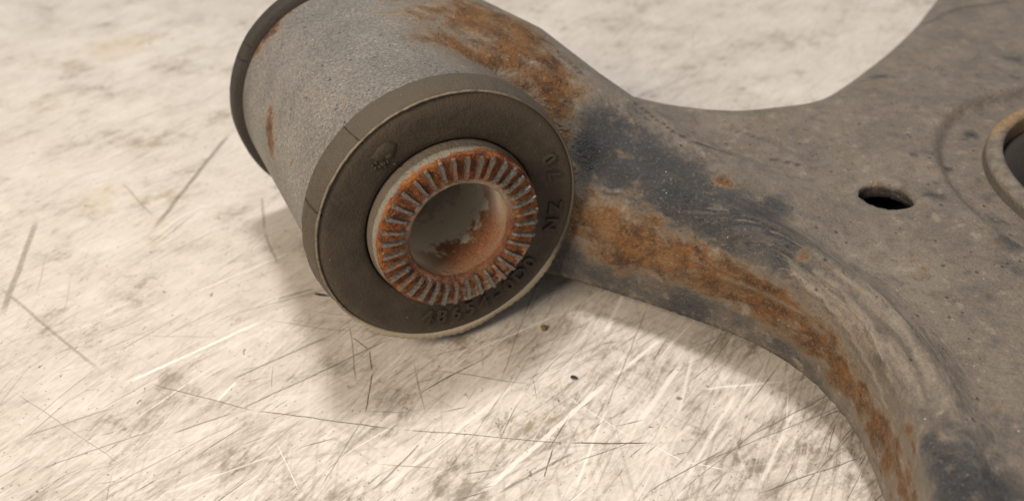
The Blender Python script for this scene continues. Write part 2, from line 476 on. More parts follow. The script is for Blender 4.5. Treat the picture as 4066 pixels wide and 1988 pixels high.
    col = t.mix(accd, col, (.095, .073, .05))
    h = t.add(t.mul(s2, .8), t.mul(s3, .5))
    # specks
    v = t.voro(t.vadd(p0, t.vscale(t.noise(p0, 3, 2, .5, out=1), (.5, .5, 0))), 1.5, dims='2D')
    sp = t.mul(t.ramp(t.add(v.outputs['Distance'], t.mul(t.add(n5, -.5), .12)), .02, .07, 1, 0), t.ramp(t.sep(v.outputs['Color'])[0], .78, .9))
    col = t.mix(t.mul(sp, .75), col, (.11, .09, .065))
    v = t.voro(p0, 6.0, dims='2D')
    sp2 = t.mul(t.ramp(v.outputs['Distance'], .08, .17, 1, 0), t.ramp(t.sep(v.outputs['Color'])[0], .86, .9))
    col = t.mix(t.mul(sp2, .55), col, (.16, .13, .09))
    # faint yellow stain
    col = t.mix(t.ramp(t.add(n0, t.mul(n1, .4)), .80, .90, 0, .25), col, (.62, .52, .28))
    ro = t.ramp(s1, .3, .7, .40, .62)
    return t.done(col, ro, t.bump(h, .02 * U, .6), 0, .45)

M_ARM, M_RUB, M_INNER, M_TOOTH, M_FLASH = mat_arm(), mat_rubber(), mat_inner(), mat_tooth(), mat_flash()
M_TABLE = mat_table()
M_REAR = mat_rubber('dark_rear_rubber', (.022, .018, .014), (.038, .031, .025))
def mat_collar():
    t = NT('dusty_collar_steel')
    p = t.coord(1 / U)
    n2 = t.noise(p, 3, 5, .65); n3 = t.noise(p, 15, 4, .6)
    x, y, z = t.sep(p)
    c = t.mix(t.ramp(n2, .35, .65), (.13, .112, .09), (.21, .183, .15))
    side = t.ramp(z, 3.62, 3.50)  # shade of the collar's outer wall, put into the colour
    c = t.mix(t.mul(side, t.ramp(n2, .4, .6, .4, .9)), c, (.09, .078, .065))
    rm = t.ramp(t.add(t.add(t.mul(x, -.55), t.mul(y, .83)), t.mul(t.add(n2, -.5), 1.2)), 3.25, 3.75)
    c = t.mix(t.mul(rm, .9), c, t.mix(t.ramp(n3, .4, .6), (.24, .14, .06), (.33, .225, .11)))
    return t.done(c, .7, t.bump(t.add(n2, n3), .05 * U, .8), 0, .3)
M_COLLAR = mat_collar()
M_RUST = mat_rusty('flaking_rust')
M_GRIT = mat_plain('brown_grit', (.17, .11, .05), (.32, .22, .11), .85, 12)
M_CHIP = mat_plain('black_chip', (.02, .02, .02), (.07, .065, .06), .6, 12)

# ------------------------------------------------------------------ bench top
BENCH_Z = .235 * U              # the rear rubber ring and the large bushing rest on it
def bench():
    bm = bmesh.new()
    x0, x1, y0, y1, z0 = -75 * U, 75 * U, -25 * U, 95 * U, -.03
    r = bmesh.ops.create_cube(bm, size=1)
    for v in r['verts']:
        v.co = Vector((x0 if v.co.x < 0 else x1, y0 if v.co.y < 0 else y1, z0 if v.co.z < 0 else 0))
    bmesh.ops.bevel(bm, geom=bm.edges[:], offset=.003, segments=2, affect='EDGES')
    me = bpy.data.meshes.new('bench_top')
    bm.to_mesh(me); bm.free()
    o = link('bench_top', me, M_TABLE)
    tag(o, 'scratched cream painted bench top lying under the rusty control arm', 'bench top')
    o['kind'] = 'structure'
    o.location.z = BENCH_Z
bench()

# ------------------------------------------------------------------ the arm: one implicit surface
C0 = np.array([-1.294, 16.939, 3.723])                    # middle of the front bushing face
AX = np.array([-.435, .8993, -.0428]); AX /= np.linalg.norm(AX)
BR = 2.93                                                 # sleeve radius
BIG = np.array([15.3, 18.75]); BIG_R = 3.6                # large bushing at the right

OUTLINE = [(-4.6, 22.6), (-2.9, 19.4), (-1.2, 19.2), (0.9, 18.65), (2.7, 17.78), (4.2, 16.95), (5.55, 16.05), (6.45, 15.0), (6.95, 13.75), (7.12, 12.5),
           (7.05, 11.2), (6.85, 9.9), (6.5, 7.5), (6.5, 5.2), (8.2, 3.9), (11, 4.2), (14.5, 6.5), (18.5, 10), (22, 14), (23.6, 19), (23.8, 25),
           (23.5, 31), (21.5, 35.2), (18.5, 35.4), (16.1, 33.6), (14.3, 31.0), (12.9, 28.9), (10.9, 26.35), (8.5, 23.75), (6.4, 22.9), (4.6, 23.1), (3.2, 23.75), (1.6, 24.5), (-1.2, 25.0)]

def catmull(P, n=7):
    P = np.array(P, float); m = len(P); out = []
    for i in range(m):
        a, b, c, d = P[i - 1], P[i], P[(i + 1) % m], P[(i + 2) % m]
        for k in range(n):
            t = k / n
            out.append(.5 * (2 * b + (c - a) * t + (2 * a - 5 * b + 4 * c - d) * t * t + (3 * b - a - 3 * c + d) * t ** 3))
    return np.array(out)
POLY = catmull(OUTLINE)

def poly_dist(X, Y):
    x = X.ravel(); y = Y.ravel()
    best = np.full(x.shape, 1e9); along = np.zeros(x.shape); inside = np.zeros(x.shape, bool)
    Q = np.roll(POLY, -1, 0); acc = 0.0
    for (ax, ay), (bx, by) in zip(POLY, Q):
        ex, ey = bx - ax, by - ay; L2 = ex * ex + ey * ey
        tt = np.clip(((x - ax) * ex + (y - ay) * ey) / L2, 0, 1)
        d = (x - ax - tt * ex) ** 2 + (y - ay - tt * ey) ** 2
        w = d < best
        best = np.where(w, d, best); along = np.where(w, acc + tt * math.sqrt(L2), along)
        acc += math.sqrt(L2)
        if ay != by:
            c = ((ay > y) != (by > y)) & (x < (bx - ax) * (y - ay) / (by - ay) + ax)
            inside ^= c
    d = np.sqrt(best) * np.where(inside, -1, 1)
    return d.reshape(X.shape), along.reshape(X.shape)

NP0, ND = np.array([-.5, 21.8]), np.array([.873, -.487])
NN = np.array([.487, .873])                              # across the neck, towards the back

def smax(a, b, k):
    h = np.clip(.5 + .5 * (a - b) / k, 0, 1)
    return b + (a - b) * h + k * h * (1 - h)

def fields(X, Y):
    d, al = poly_dist(X, Y)
    u = (X - NP0[0]) * ND[0] + (Y - NP0[1]) * ND[1]
    v = (X - NP0[0]) * NN[0] + (Y - NP0[1]) * NN[1]
    plate = 3.35 + .25 * sstep(7, 11, X) * sstep(27, 20, Y) - .02 * np.maximum(Y - 24, 0)
    # raised ring and step around the large bushing
    rb = np.hypot(X - BIG[0], Y - BIG[1])
    plate = plate - .28 * sstep(5.2, 4.8, rb)
    # neck: a wide tapering ridge running from the sleeve into the plate
    uk = [-6, -1.5, .5, 2.2, 4.0, 5.6, 7.2, 9.0, 11]
    hc = np.interp(u, uk, [6.35, 6.35, 5.95, 5.15, 4.45, 4.0, 3.7, 3.45, 3.3])
    wb = np.interp(u, uk, [3.4, 3.3, 2.95, 2.6, 2.2, 1.9, 1.7, 1.5, 1.4])      # half width to the back
    q = np.clip(np.abs(v) / wb, 0, 1)
    back = (1 - q ** 2.4) ** (1 / 2.4)
    prof = np.where(v > 0, back, 1.0 - .10 * np.clip(-v / 3, 0, 1) ** 2)
    neck = 2.0 + (hc - 2.0) * prof
    amt = sstep(11, 8.0, u)
    H = smax(plate, np.where(amt > 0, neck * amt + 2.5 * (1 - amt), 2.5), .5)
    # raised bead then shallow channel along the front edge
    dist = np.maximum(-d, 0)
    front = sstep(3.5, 6.0, X) * sstep(20, 16.5, Y) * sstep(11, 8, X)
    H = H + front * (.16 * np.exp(-((dist - .62) / .26) ** 2) - .05 * np.exp(-((dist - 1.35) / .35) ** 2))
    # edge rounding, wide on the neck, tight on the plate
    wn = sstep(6.2, 3.0, X) * sstep(22.5, 20.0, Y)
    rh = .38 + wn * 2.3
    rz = .38 + wn * (H - 1.25 - .38)
    bk = sstep(20.5, 23.0, Y) * sstep(7, 9, X + Y * 0)
    rh = rh + .6 * bk; rz = rz + .25 * bk
    e = np.clip(1 - dist / rh, 0, 1)
    H = H - rz * (1 - np.sqrt(np.maximum(1 - e ** 2, 0)))
    zb = 0.9
    return d, H, al, zb

HOLE = (8.66, 18.36, .55)

def sdf(fd, X, Y, Z):
    d, H, zb = fd
    dz = (Z - H) * .8
    b = np.maximum(np.maximum(dz, d), zb - Z)
    # sleeve
    px, py, pz = X - C0[0], Y - C0[1], Z - C0[2]
    a = px * AX[0] + py * AX[1] + pz * AX[2]
    r = np.sqrt(np.maximum(px * px + py * py + pz * pz - a * a, 0))
    cyl = np.maximum(r - BR, np.maximum(.6 - a, a - 7.2))
    k = .55
    h = np.clip(.5 + .5 * (b - cyl) / k, 0, 1)
    un = b + (cyl - b) * h - k * h * (1 - h)
    # keep the flat sleeve ends and the bore of the sleeve clear
    un = np.maximum(un, -np.maximum(r - 3.36, a - .80))
    un = np.maximum(un, np.minimum(BR - .30 - r, 8.0 - a))
    # hollow box under the plate, drain hole, large bushing seat
    cav = np.maximum(np.maximum(Z - (H - .42), d + .45), (zb + .35) - Z)
    cav = np.maximum(cav, 6.9 - X)
    un = np.maximum(un, -cav)
    hx, hy = X - HOLE[0], Y - HOLE[1]
    hole = np.maximum((np.hypot((hx * .88 - hy * .47) / 1.12, (hx * .47 + hy * .88) / .90) - HOLE[2]), 2.2 - Z)
    un = np.maximum(un, -hole)
    un = np.maximum(un, BIG_R - np.hypot(X - BIG[0], Y - BIG[1]))
    return un

def surface_nets(D, o, h):
    nx, ny, nz = D.shape
    S = D < 0
    cnt = np.zeros((nx - 1, ny - 1, nz - 1), np.int8)
    for i in (0, 1):
        for j in (0, 1):
            for k in (0, 1):
                cnt += S[i:nx - 1 + i, j:ny - 1 + j, k:nz - 1 + k]
    act = (cnt > 0) & (cnt < 8)
    I = np.argwhere(act)
    idx = np.full(act.shape, -1, np.int64); idx[act] = np.arange(len(I))
    P = np.zeros((len(I), 3)); N = np.zeros(len(I))
    cs = [(i, j, k) for i in (0, 1) for j in (0, 1) for k in (0, 1)]
    for a in cs:
        for ax in range(3):
            if a[ax]: continue
            b = list(a); b[ax] = 1
            da = D[I[:, 0] + a[0], I[:, 1] + a[1], I[:, 2] + a[2]]
            db = D[I[:, 0] + b[0], I[:, 1] + b[1], I[:, 2] + b[2]]
            m = (da < 0) != (db < 0)
            t = np.where(m, da / np.where(m, da - db, 1), 0)
            q = np.array(a, float)[None].repeat(len(I), 0); q[:, ax] += t
            P += q * m[:, None]; N += m
    V = (I + P / N[:, None]) * h + o
    F = []
    for ax in range(3):
        b, c = (ax + 1) % 3, (ax + 2) % 3
        sl0 = [slice(1, -1)] * 3; sl0[ax] = slice(0, -1)
        sl1 = [slice(1, -1)] * 3; sl1[ax] = slice(1, None)
        A, B = S[tuple(sl0)], S[tuple(sl1)]
        E = np.argwhere(A != B)
        off = np.array([1, 1, 1]); off[ax] = 0
        flip = A[E[:, 0], E[:, 1], E[:, 2]]
        E = E + off
        def g(db, dc):
            q = E.copy(); q[:, b] -= db; q[:, c] -= dc
            return idx[q[:, 0], q[:, 1], q[:, 2]]
        quad = np.c_[g(1, 1), g(0, 1), g(0, 0), g(1, 0)]
        quad[~flip] = quad[~flip][:, ::-1]
        F.append(quad)
    F = np.concatenate(F)
    return V, F[(F >= 0).all(1)]

ROOT_LOC = np.array([4.0, 19.0, 0.0])

def blob_field(V, blobs):
    s = np.ones(len(V))
    for (x, y, z, r, a) in blobs:
        d2 = (V[:, 0] - x) ** 2 + (V[:, 1] - y) ** 2 + (V[:, 2] - z) ** 2
        s *= 1 - np.minimum(.97, .86 * a * np.exp(-d2 / (r * r * .95)))
    return 1 - s

def line_field(V, lines):
    s = np.zeros(len(V))
    for pts, w, a in lines:
        for p, q in zip(pts[:-1], pts[1:]):
            p, q = np.array(p), np.array(q); e = q - p
            t = np.clip(((V - p) @ e) / (e @ e), 0, 1)
            d = np.linalg.norm(V - p - t[:, None] * e, axis=1)
            s = np.maximum(s, a * (1 - sstep(w * .3, w, d)))
    return s

RUST_BLOBS = [
    (-2.19,21.95,6.39,0.54,0.70), (-1.32,21.72,6.19,0.60,0.80), (-2.08,20.50,6.38,0.52,0.75), (-1.55,20.71,6.19,0.52,0.90),
    (-1.00,20.53,5.92,0.46,0.90), (-0.56,21.78,6.06,0.66,0.95), (-0.07,21.12,5.85,0.71,1.00), (-0.35,20.63,5.67,0.47,0.80),
    (0.51,21.79,5.74,0.67,0.85), (0.79,21.02,5.48,0.60,1.00), (0.97,20.41,5.05,0.53,0.95), (1.16,20.03,4.62,0.47,0.90),
    (0.40,20.59,5.38,0.41,0.80), (0.12,22.31,5.93,0.62,0.80), (-1.07,22.74,6.22,0.62,0.90), (1.25,19.67,4.23,0.26,0.90),
    (1.40,19.23,3.68,0.19,1.00), (1.48,18.84,3.04,0.19,1.00), (1.52,18.60,2.51,0.19,0.90), (-5.71,19.67,4.45,0.40,1.10),
    (-5.70,19.95,4.77,0.23,0.70), (-5.66,19.36,4.09,0.28,0.90), (-6.02,20.28,4.38,0.19,0.50), (-5.87,22.83,5.81,0.35,1.00),
    (-6.12,22.44,5.61,0.35,1.00), (-6.41,22.27,5.25,0.25,0.85), (-5.55,22.95,6.08,0.25,0.70), (-2.33,17.47,6.50,0.20,0.45),
    (-4.02,18.51,5.95,0.15,0.50), (-0.71,22.33,6.13,0.49,0.60), (2.36,18.39,2.83,0.53,0.95), (2.90,17.97,2.50,0.64,1.00),
    (2.01,18.30,2.26,0.59,0.85), (2.57,17.93,1.94,0.53,1.00), (3.25,17.99,2.83,0.40,0.80), (1.72,18.61,2.74,0.47,0.70),
    (3.76,17.39,2.42,0.57,0.95), (3.09,17.75,2.20,0.52,0.60), (3.63,17.32,1.84,0.46,0.50), (5.56,16.04,1.96,0.44,0.80),
    (6.01,15.59,1.77,0.43,0.80), (6.74,14.40,1.73,0.36,0.90), (6.34,15.17,1.80,0.37,0.80), (4.24,17.07,2.60,0.45,0.85),
    (4.79,16.60,2.52,0.50,1.00), (5.35,16.21,2.38,0.49,1.00), (5.80,15.81,2.27,0.49,0.95), (5.02,16.45,1.96,0.39,0.80),
    (4.44,16.80,2.02,0.39,0.75), (6.22,15.33,2.17,0.48,1.00), (6.60,14.73,2.04,0.52,1.10), (6.86,14.06,1.89,0.51,1.10),
    (7.02,13.43,1.79,0.46,1.10), (7.11,12.77,1.76,0.41,1.10), (7.12,12.07,1.76,0.38,1.10), (7.07,11.37,1.86,0.34,1.10),
    (7.01,10.88,1.97,0.34,1.10), (7.12,12.55,2.17,0.28,1.00), (7.11,11.83,2.20,0.29,1.00), (7.04,11.12,2.28,0.28,1.00),
    (6.97,10.62,2.35,0.26,1.00), (7.10,12.89,1.45,0.25,0.80), (7.12,12.15,1.37,0.24,0.80), (7.08,11.52,1.34,0.23,0.80),
    (4.79,18.35,3.86,0.29,1.00), (6.14,16.00,3.53,0.19,0.80), (7.10,11.73,2.89,0.20,0.85), (7.06,11.26,2.85,0.17,0.80),
    (8.41,18.87,3.38,0.14,0.50), (9.97,23.95,3.43,0.30,0.60), (10.57,24.10,3.44,0.19,0.50), (1.90,18.82,3.27,0.19,0.50),
    (1.45,20.33,4.88,0.36,0.60), (1.75,20.82,5.05,0.30,0.40),
]
DARK_BLOBS = [
    (9.79,19.99,3.55,0.15,0.90), (10.27,20.04,3.57,0.12,0.80), (9.95,19.46,3.56,0.12,0.80), (10.61,19.71,3.32,0.16,0.90),
    (9.58,18.27,3.53,0.18,1.00), (9.84,18.21,3.55,0.13,0.90), (11.80,21.42,3.29,0.23,1.00), (11.48,21.13,3.30,0.11,0.60),
    (10.39,24.49,3.40,0.31,0.80), (14.68,25.68,3.34,0.38,0.70), (9.86,18.74,3.55,0.10,0.60), (9.11,18.67,3.49,0.09,0.50),
    (7.52,15.45,3.33,0.08,0.90), (6.96,14.00,3.20,0.07,0.90), (8.47,16.14,3.43,0.08,0.70), (8.80,14.54,3.45,0.09,0.80),
    (9.33,15.36,3.51,0.08,0.70), (8.13,13.69,3.37,0.08,0.80), (3.27,18.96,3.85,0.70,0.90), (3.78,18.58,3.76,0.69,0.80),
    (4.24,17.73,3.46,0.67,0.90), (4.91,16.92,3.38,0.60,0.90), (2.55,19.35,4.04,0.70,0.90), (5.33,17.16,3.74,0.54,0.90),
    (5.71,16.42,3.64,0.48,0.80), (2.00,19.59,4.22,0.53,0.90), (4.74,17.77,3.75,0.45,0.50), (5.68,16.03,3.29,0.37,0.70),
    (6.27,15.81,3.47,0.31,0.50), (7.47,10.61,3.49,0.58,0.45), (7.80,10.25,3.43,0.65,0.50), (8.10,9.98,3.35,0.56,0.55),
    (7.54,11.33,3.48,0.43,0.35), (7.25,9.68,3.45,0.55,0.60), (8.36,11.43,3.37,0.52,0.30), (8.66,11.20,3.42,0.51,0.35),
    (10.81,17.46,3.32,0.33,0.60), (10.60,16.20,3.59,0.37,0.80), (11.01,18.42,3.32,0.28,0.45), (10.18,15.68,3.57,0.31,0.50),  # shade in the recess beside the large collar, painted as dark blobs
    (10.38,15.39,3.58,0.31,0.70), (2.01,19.99,4.54,0.59,0.75), (2.58,20.05,4.50,0.53,0.60), (2.93,19.42,4.11,0.70,1.00),
    (1.81,19.28,3.87,0.59,0.85), (2.45,18.88,3.57,0.64,0.90), (3.35,18.71,3.68,0.64,0.80), (3.76,18.20,3.47,0.63,0.85),
    (4.19,18.17,3.70,0.51,0.70), (4.54,17.47,3.53,0.67,1.00), (5.06,17.03,3.63,0.60,1.00), (5.50,16.66,3.68,0.48,0.95),
    (5.89,17.64,3.63,0.44,0.90), (3.59,17.90,3.01,0.51,0.80), (3.07,18.38,3.23,0.52,0.75), (5.12,16.62,3.28,0.43,0.85),
    (5.84,16.23,3.57,0.42,0.60), (4.16,18.78,3.96,0.46,0.50), (5.18,18.22,3.78,0.45,0.55), (3.13,20.70,4.47,0.42,0.50),
    (1.44,19.97,4.55,0.24,0.40), (1.38,18.48,1.65,0.60,0.85), (2.05,18.12,1.31,0.60,0.90), (2.98,17.63,1.03,0.54,0.80),
    (3.87,17.14,1.01,0.47,0.80), (1.10,18.57,1.21,0.49,0.90), (5.08,16.40,1.41,0.45,0.75), (5.87,15.75,1.28,0.39,0.75),
    (6.48,14.95,1.20,0.32,0.70), (7.17,10.59,3.32,0.37,0.95), (7.07,10.01,3.31,0.40,1.00), (7.38,10.03,3.49,0.40,0.80),
    (7.14,11.10,3.23,0.26,0.80), (7.66,9.74,3.45,0.47,0.45), (6.52,15.48,3.41,0.36,0.70), (6.77,14.83,3.31,0.30,0.60),
    (6.02,15.62,3.19,0.31,0.60), (7.29,11.67,3.31,0.22,0.50), (9.48,14.71,3.52,0.35,0.40), (10.59,16.49,3.59,0.32,0.50),
]
PALES = [
    ([(4.08,17.18,2.53),(4.97,16.48,2.34),(5.50,16.09,2.39),(5.99,15.62,2.41),(6.46,14.99,2.26),(6.74,14.40,2.13)],0.070,0.80), ([(5.89,15.76,3.19),(6.35,15.18,3.07),(6.70,14.50,2.85),(6.98,13.64,2.63),(7.09,12.97,2.43)],0.110,1.00), ([(7.09,12.97,2.43),(7.12,12.13,2.24),(7.09,11.60,2.14),(7.03,11.01,2.13),(6.97,10.66,2.21)],0.045,0.80), ([(6.32,15.63,3.40),(6.68,15.10,3.35),(6.94,14.27,3.27),(7.06,13.40,3.12),(7.10,12.81,2.96)],0.110,0.90),
    ([(6.69,15.52,3.48),(7.03,15.00,3.48),(7.20,14.22,3.42)],0.090,0.70), ([(5.45,16.13,1.64),(5.85,15.76,1.91),(6.19,15.38,1.96)],0.040,0.60), ([(2.17,18.77,3.33),(2.54,18.65,3.34)],0.050,0.80), ([(2.17,18.77,3.33),(2.23,18.89,3.51)],0.040,0.60),
    ([(3.16,18.10,2.92),(3.42,17.82,2.73),(3.59,17.59,2.55)],0.050,0.50),
]
LINES = [
    ([(3.04,20.78,4.51),(3.49,20.40,4.33),(3.92,19.92,4.20),(4.49,19.74,4.01),(5.19,19.74,3.75),(6.30,20.16,3.35),(7.01,19.86,3.35)],0.045,0.95), ([(5.77,21.53,3.35),(6.40,21.09,3.35),(6.97,20.50,3.35),(7.37,20.11,3.36)],0.060,0.75), ([(13.24,28.70,3.13),(14.74,29.72,3.24),(16.39,30.24,3.23)],0.140,0.50), ([(1.15,21.68,5.42),(1.44,21.46,5.26),(1.73,21.24,5.11)],0.050,0.90),
    ([(10.57,21.11,1.25),(9.18,17.52,3.49),(9.35,17.38,3.51)],0.040,0.40), ([(14.11,24.46,3.42),(14.23,24.34,3.42)],0.120,0.80),
]

def build_arm():
    h = .115
    o = np.array([-8.6, 2.9, -.2])
    xs = np.arange(o[0], 24.6, h); ys = np.arange(o[1], 36.4, h); zs = np.arange(o[2], 7.4, h)
    X, Y = np.meshgrid(xs, ys, indexing='ij')
    d, H, al, zb = fields(X, Y)
    D = np.empty((len(xs), len(ys), len(zs)), np.float32)
    for k, z in enumerate(zs):
        D[:, :, k] = sdf((d, H, zb), X, Y, np.full_like(X, z))
    V, F = surface_nets(D, o, h)
    # pull the vertices on to the exact surface
    for it in range(2):
        d, H, al, zb = fields(V[:, 0], V[:, 1])
        f0 = sdf((d, H, zb), V[:, 0], V[:, 1], V[:, 2])
        G = np.zeros_like(V); e = .02
        for ax in range(3):
            Q = V.copy(); Q[:, ax] += e
            if ax < 2: d2, H2, _, _ = fields(Q[:, 0], Q[:, 1])
            else: d2, H2 = d, H
            G[:, ax] = (sdf((d2, H2, zb), Q[:, 0], Q[:, 1], Q[:, 2]) - f0) / e
        g2 = (G * G).sum(1) + .15
        step = -(f0 / g2)[:, None] * G
        ln = np.linalg.norm(step, axis=1, keepdims=True)
        V = V + step * np.minimum(1, .06 / np.maximum(ln, 1e-9))
    d, H, al, zb = fields(V[:, 0], V[:, 1])
    me = mesh_from('arm_body', (V - ROOT_LOC) * U, F)
    px = V - C0; a = px @ AX; r = np.linalg.norm(px - a[:, None] * AX, axis=1)
    perp = px @ np.array([.899, .435, 0])
    grey = (1 - sstep(2.2, 4.5, r)) * sstep(1.8, .2, perp) 
    attr(me, 'grey', grey)
    attr(me, 'rust', blob_field(V, RUST_BLOBS))
    dk = blob_field(V, DARK_BLOBS)
    wall = sstep(2.5, 1.7, V[:, 2]) * sstep(.9, .5, -d) * sstep(20, 18, V[:, 1]) * sstep(9, 8, V[:, 0]) * sstep(-.5, 1.0, perp) * sstep(7.4, 6.2, V[:, 0])  # darker towards the bottom of the front wall
    inh = (np.hypot(V[:, 0] - HOLE[0], V[:, 1] - HOLE[1]) < .66) & (V[:, 2] < H - .10)  # inside of the hole, its shade painted into the dark mask
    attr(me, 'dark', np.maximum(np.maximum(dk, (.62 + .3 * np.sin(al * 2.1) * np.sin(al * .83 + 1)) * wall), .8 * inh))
    attr(me, 'line', line_field(V, LINES))
    attr(me, 'pale', line_field(V, PALES))
    attr(me, 'edge', -d); attr(me, 'along', al)
    fr = sstep(3.2, 5.5, V[:, 0]) * sstep(19.5, 17.5, V[:, 1]) * sstep(11, 8, V[:, 0])
    attr(me, 'streak', fr * (1 - sstep(.75, 1.5, -d)) * sstep(2.6, 3.1, V[:, 2]) * sstep(10.5, 13.5, V[:, 1]))
    return me

root = bpy.data.objects.new('control_arm', None)
root.location = Vector(ROOT_LOC * U)
root.empty_display_size = .02
COL.objects.link(root)
tag(root, 'rusty dusty grey steel suspension control arm with a round rubber bushing facing the viewer', 'control arm')
link('arm_body', build_arm(), M_ARM, root)

# ------------------------------------------------------------------ front bushing (local z = out of the face, y = up)
n_ = Vector(-AX)
y_ = (Vector((0, 0, 1)) - n_ * n_.z).normalized()
x_ = y_.cross(n_)
FR = Matrix.Translation(Vector((C0 - ROOT_LOC) * U)) @ Matrix((x_, y_, n_)).transposed().to_4x4()

def bush(name, V, F, mat, parent=root, frame=True):
    me = mesh_from(name, np.asarray(V) * U, F)
    o = link(name, me, mat, parent)
    if frame: o.matrix_local = FR
    return o

# rubber flange
prof = [(1.92, -1.2), (1.935, -.5), (1.945, -.10), (1.965, -.04), (2.01, -.012)] + \
       [(r, .012 * math.sin((r - 2.06) / .9 * math.pi)) for r in np.linspace(2.12, 2.84, 14)] + \
       [(2.91, -.015), (2.96, -.035), (3.0, -.07), (3.03, -.12), (3.06, -.2), (3.09, -.33), (3.12, -.46), (3.137, -.58), (3.137, -.66), (3.11, -.72), (3.0, -.74), (2.6, -.76)]
def rf(i, r, z, th):
    k = np.clip((r - 2.7) / .4, 0, 1)
    return k * .012 * wob(th, 3, 5, 4) + (k * .008 * wob(th, 40 + i, 3, 30) if 2.9 < r else 0)
flange = bush('rubber_flange', *lathe(prof, 320, rf), M_RUB)

# mould flash: a ragged thin lip round the rim
nf = 720
th = np.linspace(0, 2 * np.pi, nf, endpoint=False)
low = np.exp(-((np.angle(np.exp(1j * (th - math.radians(-75)))) / math.radians(62)) ** 4))
scal = np.abs(np.sin(th * 58 + wob(th, 5, 3, 3))) ** .6
Rin = np.full(nf, 2.985)
Rout = 3.03 + .022 * np.abs(wob(th, 8, 5, 6)) + low * (.125 + .035 * scal + .05 * wob(th, 9, 4, 5))
up = np.exp(-((np.angle(np.exp(1j * (th - math.radians(125)))) / math.radians(60)) ** 4))
lift = .02 + up * (.035 + .06 * np.clip(wob(th, 12, 5, 4), 0, 1)) - low * .05
ringV = []
for R_, z_ in ((Rin, -.075 + 0 * th), (Rin, -.03 + lift * .4), ((Rin + Rout) / 2, -.03 + lift), (Rout, -.05 + lift), (Rout - .004, -.085 + lift), ((Rin + Rout) / 2, -.09 + lift * .5)):
    ringV.append(np.c_[R_ * np.cos(th), R_ * np.sin(th), z_])
m = len(ringV); ringF = []
j = np.arange(nf); k = (j + 1) % nf
for i in range(m):
    a, b = i * nf, ((i + 1) % m) * nf
    ringF.append(np.c_[a + j, a + k, b + k, b + j][:, ::-1])
fl = bush('mould_flash', np.concatenate(ringV), np.concatenate(ringF), M_FLASH, flange, False)
fl['label'] = 'ragged pale lip of moulding flash round the rim'

# raised lettering on the rubber face
def letters(text, start_deg, step_deg, radius, size, name):
    vs, fs = [], []
    for i, ch in enumerate(text):
        if ch == ' ': continue
        cu = bpy.data.curves.new('t', 'FONT')
        cu.body = ch; cu.size = size; cu.extrude = .042; cu.bevel_depth = .012; cu.bevel_resolution = 1; cu.offset = .004
        cu.align_x = 'CENTER'; cu.align_y = 'CENTER'; cu.resolution_u = 4
        ob = bpy.data.objects.new('t', cu); COL.objects.link(ob)
        me = ob.to_mesh()
        ang = math.radians(start_deg + i * step_deg)
        R = Matrix.Translation((radius * math.cos(ang), radius * math.sin(ang), .012)) @ Matrix.Rotation(ang + math.pi / 2, 4, 'Z')
        b = len(vs)
        vs += [tuple(R @ v.co) for v in me.vertices]
        fs += [tuple(b + q for q in p.vertices) for p in me.polygons]
        ob.to_mesh_clear(); bpy.data.objects.remove(ob); bpy.data.curves.remove(cu)
    me = mesh_from(name, np.array(vs) * U, fs, False)
    return link(name, me, M_RUB, flange)
letters('48654-0D0', -108, 8.2, 2.50, .50, 'raised_lettering')
letters('NZ 70', -18, 10.0, 2.55, .46, 'raised_lettering')

# moulded lump with pimples at the upper left of the face
bm = bmesh.new()
def lump(x, y, rx, ry, hz):
    r = bmesh.ops.create_icosphere(bm, subdivisions=3, radius=1)
    for v in r['verts']:
        k = 1 + .12 * math.sin(v.co.x * 5 + x * 9) * math.sin(v.co.y * 6 + y * 7)
        v.co = Vector((x + v.co.x * rx * k, y + v.co.y * ry * k, v.co.z * hz))
ca, sa = math.cos(math.radians(124)), math.sin(math.radians(124))
cx, cy = 2.45 * ca, 2.45 * sa
lump(cx + .06, cy + .08, .23, .16, .075); lump(cx - .10, cy - .03, .17, .12, .06); lump(cx + .1, cy - .04, .12, .1, .07)
for _ in range(11):
    lump(cx + random.uniform(-.28, .22), cy + random.uniform(-.30, -.06), .034 + random.random() * .02, .034 + random.random() * .02, .05)
for f in bm.faces: f.smooth = True
me = bpy.data.meshes.new('moulded_mark')
bm.to_mesh(me); bm.free()
me.transform(Matrix.Scale(U, 4))
link('moulded_mark', me, M_RUB, flange)

# inner metal sleeve
prof = [(1.88, -1.0), (1.90, -.3), (1.92, .0), (1.93, .06), (1.925, .12), (1.905, .16), (1.89, .22), (1.875, .32), (1.86, .42), (1.853, .49), (1.845, .52), (1.825, .53)] + \
       [(r, .53) for r in np.linspace(1.74, 1.26, 9)] + \
       [(1.20, .527), (1.165, .51), (1.148, .48), (1.143, .42), (1.142, .2), (1.142, -.2)] + [(1.142, z) for z in np.linspace(-.8, -8.0, 12)] + [(1.9, -8.0), (1.9, -1.0)]
def rf2(i, r, z, th):
    k = 1.0 if z > .35 and r > 1.8 else 0
    return k * (.018 * wob(th, 21, 5, 6)) + (.02 * wob(th, 22, 4, 4) if r < 1.25 and z > -.5 else 0)
def zf2(i, r, z, th):
    return .02 * wob(th, 60 + i, 4, 9) if (z > .45 and r > 1.24) else 0
sleeve = bush('inner_sleeve', *lathe(prof, 288, rf2, zf2), M_INNER)
sleeve.matrix_local = FR @ Matrix.Translation((0, 0, -.07 * U))

